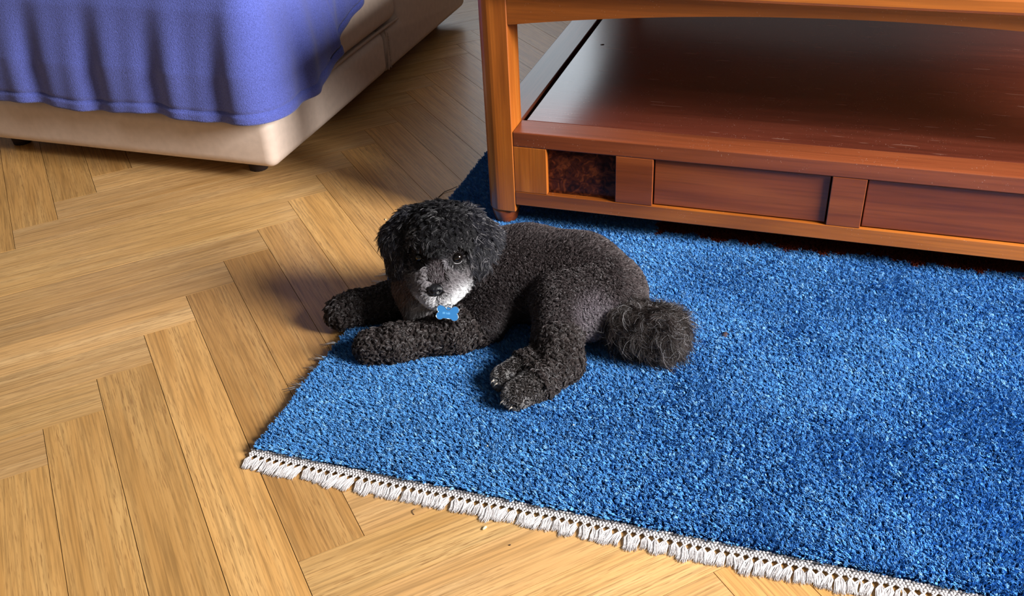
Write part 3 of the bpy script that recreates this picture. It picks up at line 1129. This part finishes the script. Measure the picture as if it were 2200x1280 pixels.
    # flank: a lighter streak where the coat is parted over the hip
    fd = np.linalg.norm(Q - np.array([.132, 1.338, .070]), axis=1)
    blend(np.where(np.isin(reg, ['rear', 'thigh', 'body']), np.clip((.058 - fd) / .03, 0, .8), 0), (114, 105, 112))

    length *= RNG.uniform(.72, 1.15, n)
    tl = reg == 'tail'
    length[tl] *= RNG.uniform(.55, 1.25, tl.sum()) * (.75 + .5 * vnoise(P[tl][:, :2], 60, 31))
    # guide strands: locks differ in width over the coat
    from mathutils import kdtree
    cw = np.select([reg == 'leg', np.isin(reg, ['head', 'ear']), reg == 'tail', np.isin(reg, ['muzzle', 'face'])], [.0050, .0042, .0050, .0026], .0028)
    gw = 1 / cw ** 2 / dens[f][ok]
    ng = 48000
    gi = RNG.choice(n, ng, replace=False, p=gw / gw.sum())
    kd = kdtree.KDTree(ng)
    for i, g in enumerate(gi): kd.insert(Vector(P[g]), i)
    kd.balance()
    near_ = np.fromiter((kd.find(Vector(q))[1] for q in P), int, n)
    guide = gi[near_]
    gphase = RNG.uniform(0, 2 * np.pi, n)
    grnd = RNG.normal(0, 1, (n, 3))
    ph = gphase[guide] + RNG.normal(0, .6, n)
    rnd = grnd[guide] * .75 + RNG.normal(0, 1, (n, 3)) * .3
    tang = comb - (comb * nrm).sum(1, keepdims=True) * nrm
    tang /= np.maximum(np.linalg.norm(tang, axis=1, keepdims=True), .25)
    rt = rnd - (rnd * nrm).sum(1, keepdims=True) * nrm
    tang = tang + rt * np.select([reg == 'body', reg == 'leg', np.isin(reg, ['muzzle', 'face'])], [.5, .7, .22], np.where(reg == 'tail', .9, .42))[:, None]
    w1 = np.cross(nrm, tang); w1 /= np.maximum(np.linalg.norm(w1, axis=1, keepdims=True), 1e-6)
    K = 7
    pts = np.zeros((n, K, 3))
    for i in range(K):
        t = i / (K - 1)
        out = nrm * (length * (t * (1 - .4 * lay * t)))[:, None]
        along = tang * (length * lay * t ** 1.5)[:, None]
        an = 2 * np.pi * turns * t + ph
        amp = curl * min(1, t * 2.2)
        cu = w1 * (amp * (np.cos(an) - np.cos(ph) * (1 - t)))[:, None] + (np.cross(nrm, w1)) * (amp * np.sin(an) * .8)[:, None]
        pts[:, i] = P + out + along + cu
    # draw tips together into locks
    cl_amt = np.select([reg == 'leg', reg == 'tail', reg == 'body', (reg == 'ear') | (reg == 'head')], [.72, .28, .30, .55], .42)
    gp = pts[guide].copy()
    off = P - P[guide]
    for i in range(1, K):
        t = i / (K - 1)
        w = (cl_amt * t ** .8)[:, None]
        pts[:, i] = pts[:, i] * (1 - w) + (gp[:, i] + off * .35) * w
    hd = np.isin(reg, ['head', 'face', 'muzzle', 'ear'])
    sub = pts[hd]
    sub[:, 1:] = part_hair(sub[:, 1:], EYE_R - GAZE * .004 - np.array([0, 0, .0016]), EYE_R + GAZE * .040 - np.array([0, 0, .0016]), .0104)
    sub[:, 1:] = part_hair(sub[:, 1:], NOSE_C, NOSE_C + np.array([0, -.03, .004]), .0118)
    pts[hd] = sub
    pw_ = reg == 'paw'
    sub = pts[pw_]
    for pd in PADS: sub[:, 1:] = part_hair(sub[:, 1:], pd, pd + GAZE * .01, .0050)
    pts[pw_] = sub
    pts[:, :, 2] = np.maximum(pts[:, :, 2], .0095 + .001 * RNG.random((n, 1)))
    val = (.5 + 1.0 * RNG.random(n)) * (.75 + .5 * RNG.random(n)[guide])
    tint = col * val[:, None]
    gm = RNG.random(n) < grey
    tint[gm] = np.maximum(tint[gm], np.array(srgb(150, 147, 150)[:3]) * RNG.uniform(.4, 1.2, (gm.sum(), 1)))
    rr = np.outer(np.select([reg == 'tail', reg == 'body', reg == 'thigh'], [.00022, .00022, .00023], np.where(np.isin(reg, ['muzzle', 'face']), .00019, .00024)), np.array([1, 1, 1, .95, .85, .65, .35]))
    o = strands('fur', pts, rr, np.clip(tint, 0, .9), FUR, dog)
    tag(o, kind='stuff')


make_fur()

# eyes, nose, pads, claws
view = Vector((.06, -.86, .42)).normalized()
for e, rim in ((EYE_R, True), (EYE_L, False)):
    bm = bmesh.new()
    bm_ellipsoid(bm, (0, 0, 0), (.0092, .0082, .0084) if rim else (.0075, .0072, .0072), sub=3)
    o = mesh_obj('eye', bm, EYE, dog, True)
    o.location = Vector(e)
    if rim:
        bm = bmesh.new()
        bm_tube(bm, [(.0086 * math.cos(a), -.0052 - .0012 * abs(math.sin(a)), .0078 * math.sin(a) - .0005) for a in np.linspace(math.radians(200), math.radians(345), 12)], [.0002] + [.0006] * 10 + [.0002], 6)
        mesh_obj('eyelid_rim', bm, EYEWHITE, o, True)


def make_nose():
    bm = bmesh.new()
    res = bmesh.ops.create_icosphere(bm, subdivisions=4, radius=1.0)
    for v in res['verts']:
        x, y, z = v.co
        w = 1.0 + .22 * z                       # wider above
        p = Vector((x * .0125 * w, y * .0085, z * .0095))
        for s in (-1, 1):                       # nostrils
            d2 = ((x - s * .48) / .24) ** 2 + ((z + .05) / .26) ** 2
            if y < 0: p.y += .0050 * math.exp(-d2)
        if y < 0: p.y += .0022 * math.exp(-(x / .10) ** 2) * (1 if z < .2 else .3)
        v.co = p
    o = mesh_obj('nose', bm, NOSE, dog, True)
    o.location = Vector(NOSE_C)
    o.rotation_euler = (math.radians(-12), 0, math.radians(-4))


make_nose()
# toe pads on the soles that face the camera, with claws
for k, q in enumerate(PADS):
    bm = bmesh.new()
    bm_ellipsoid(bm, (0, 0, 0), (.0072, .0048, .0046) if k % 3 == 0 else (.0052, .0042, .0042), sub=2)
    o = mesh_obj('paw_pad', bm, PADM, dog, True)
    o.location = Vector(q)
    if k % 3 != 1:
        bm = bmesh.new()
        bm_tube(bm, [(-.003, -.002, .003), (-.007, -.004, .002), (-.0095, -.005, -.003)], [.0015, .0011, .0003], 6)
        mesh_obj('claw', bm, CLAW, o, True)


# ------------------------------------------------------------------ bone-shaped name tag on its ring
def make_tag():
    bm = bmesh.new()
    hw, hh, r = .0122, .0058, .0066
    th = .0016
    prof = []
    cs = [(hw, hh), (-hw, hh), (-hw, -hh), (hw, -hh)]
    # outline: four round knobs joined by a straight waist
    def arc(cx_, cy_, a0, a1, n=10):
        return [(cx_ + r * math.cos(math.radians(a0 + (a1 - a0) * k / n)), cy_ + r * math.sin(math.radians(a0 + (a1 - a0) * k / n))) for k in range(n + 1)]
    prof += arc(hw, -hh, 215, 415)[0:11]
    prof += arc(hw, hh, -55, 145)
    prof += arc(-hw, hh, 35, 235)
    prof += arc(-hw, -hh, 125, 325)
    def layer(s, z): return [bm.verts.new((x * s, y * s, z)) for x, y in prof]
    rings = [layer(.96, -th / 2), layer(1.0, -th / 4), layer(1.0, th / 4), layer(.96, th / 2)]
    n = len(prof)
    for a, b in zip(rings[:-1], rings[1:]):
        for k in range(n):
            bm.faces.new((a[k], a[(k + 1) % n], b[(k + 1) % n], b[k]))
    bm.faces.new(rings[0][::-1]); bm.faces.new(rings[-1])
    bmesh.ops.triangulate(bm, faces=[f for f in bm.faces if len(f.verts) > 4])
    t = mesh_obj('name_tag', bm, TAGBLUE, None, False)
    # bevelled pale rim
    bm = bmesh.new()
    bm_tube(bm, [(x * .985, y * .985, th * .42) for x, y in prof + prof[:1]], .00038, 6)
    mesh_obj('rim', bm, STEEL, t, True)
    # worn engraving: a row of short upright strokes, too worn to read
    for k, (x, h) in enumerate(((-.0078, .0030), (-.0062, .0034), (-.0048, .0034), (-.0018, .0030), (.0002, .0026), (.0018, .0034), (.0034, .0030))):
        bm = bmesh.new()
        bm_box(bm, x - .00035, x + .00035, -.0022, -.0022 + h, th / 2 - .0002, th / 2 + .00012)
        mesh_obj('engraving', bm, GLYPH, t)
    for (cx_, cy_, rr, rot) in ((.0005, .0098, .0046, (0, 0, 0)), (.0042, .0125, .0042, (1.1, .3, 0))):
        bm = bmesh.new()
        R_ = Matrix.Rotation(rot[0], 3, 'X') @ Matrix.Rotation(rot[1], 3, 'Y')
        bm_tube(bm, [R_ @ Vector((rr * math.cos(a), rr * math.sin(a), 0)) + Vector((cx_, cy_, .0006)) for a in np.linspace(0, 2 * math.pi, 25)], .0007, 6, cap=False)
        mesh_obj('ring', bm, STEEL, t, True)
    return t


nt_ = make_tag()
tag(nt_, 'blue bone-shaped metal name tag hanging below the chin of the dog', 'pet tag')
q = on_surface((-.1120, 1.3900, .0610), .018) + O_DOG
nt_.location = (c_ * q[0] - s_ * q[1], s_ * q[0] + c_ * q[1], q[2])
nrm_c = Vector((.08, -.78, .62)).normalized()          # faces up towards the room
xax = Vector((1, .06, -.26)); xax = (xax - nrm_c * xax.dot(nrm_c)).normalized()
yax = nrm_c.cross(xax)
nt_.rotation_euler = (Matrix.Rotation(YAW, 3, 'Z') @ Matrix((xax, yax, nrm_c)).transposed()).to_euler()


# ------------------------------------------------------------------ small litter on floor and rug
def bit(name, loc, r, mat, label, cat, seed):
    rr = random.Random(seed)
    bm = bmesh.new()
    res = bmesh.ops.create_icosphere(bm, subdivisions=1, radius=1.0)
    for v in res['verts']:
        k = rr.uniform(.7, 1.25)
        v.co = Vector((v.co.x * r[0] * k, v.co.y * r[1] * k, v.co.z * r[2] * k))
    o = mesh_obj(name, bm, mat, None, True)
    o.location = (loc[0], loc[1], loc[2] + r[2] * .8)
    o.rotation_euler = (0, 0, rr.uniform(0, 3))
    tag(o, label, cat)


def thread(name, pts, r, mat, label, cat):
    bm = bmesh.new()
    b0 = Vector(pts[0])
    bm_tube(bm, [Vector(p) - b0 for p in pts], r, 5)
    o = mesh_obj(name, bm, mat, None, True)
    o.location = b0
    tag(o, label, cat)


bit('crumb', (-.8654, 1.6565, 0), (.0042, .0018, .0010), CRUMBM, 'pale crumb on the golden parquet behind the head of the dog', 'crumb', 1)
bit('wood_chip', (-.3682, .8743, 0), (.0052, .0030, .0010), CRUMBM, 'small pale flake on the parquet in front of the fringe', 'crumb', 2)
bit('dirt_speck', (-.519, .8960, 0), (.0024, .0016, .0012), DARKBIT, 'tiny dark speck on the parquet touching the white fringe', 'speck', 3)
bit('dirt_speck', (-.3243, .8551, 0), (.0014, .0012, .0009), DARKBIT, 'tiny dark speck alone on the pale parquet near the bottom edge', 'speck', 4)
bit('lint_burr', (-.1099, 1.3925, .012), (.0080, .0055, .0022), plain('brown_lint', srgb(62, 40, 40), .9), 'brown burr of lint on the blue rug right of the tail', 'lint', 5)
bit('seed', (-.413, 1.0204, .013), (.0024, .0012, .0010), CRUMBM, 'pale seed on the blue rug nearest the fringe', 'seed', 6)
bit('seed', (-.3007, 1.0994, .013), (.0020, .0022, .0009), CRUMBM, 'pale seed on the blue rug below the hind paws', 'seed', 7)
bit('shelf_fleck', (-.52, 2.2035, .2213), (.0055, .0018, .0009), DARKBIT, 'black fleck lying on the glossy shelf of the table', 'speck', 8)
thread('twig', [(-.6531, .8990, .0009), (-.645, .8965, .0012), (-.6367, .8925, .0009)], [.0007, .0008, .0005], DARKBIT, 'dark splinter on the brown parquet plank below the fringe', 'splinter')
thread('twig', [(-.5509, .9040, .0009), (-.546, .9020, .0011), (-.5414, .8985, .0009)], [.0005, .0006, .0004], DARKBIT, 'short dark splinter half under the white fringe', 'splinter')
thread('hair_thread', [(-.791, 1.7794, .0006), (-.7885, 1.795, .0010), (-.7867, 1.8057, .0016), (-.7753, 1.820, .0022), (-.7637, 1.8287, .0060)], .0008, DARKBIT, 'curled dark thread on the parquet at the edge of the rug', 'thread')
thread('curled_hair', [(-.4745, .8833, .0005), (-.4770, .8790, .0007), (-.4750, .8750, .0007), (-.4713, .8721, .0005)], .0004, DARKBIT, 'tiny curled hair on the pale parquet below the fringe', 'hair')
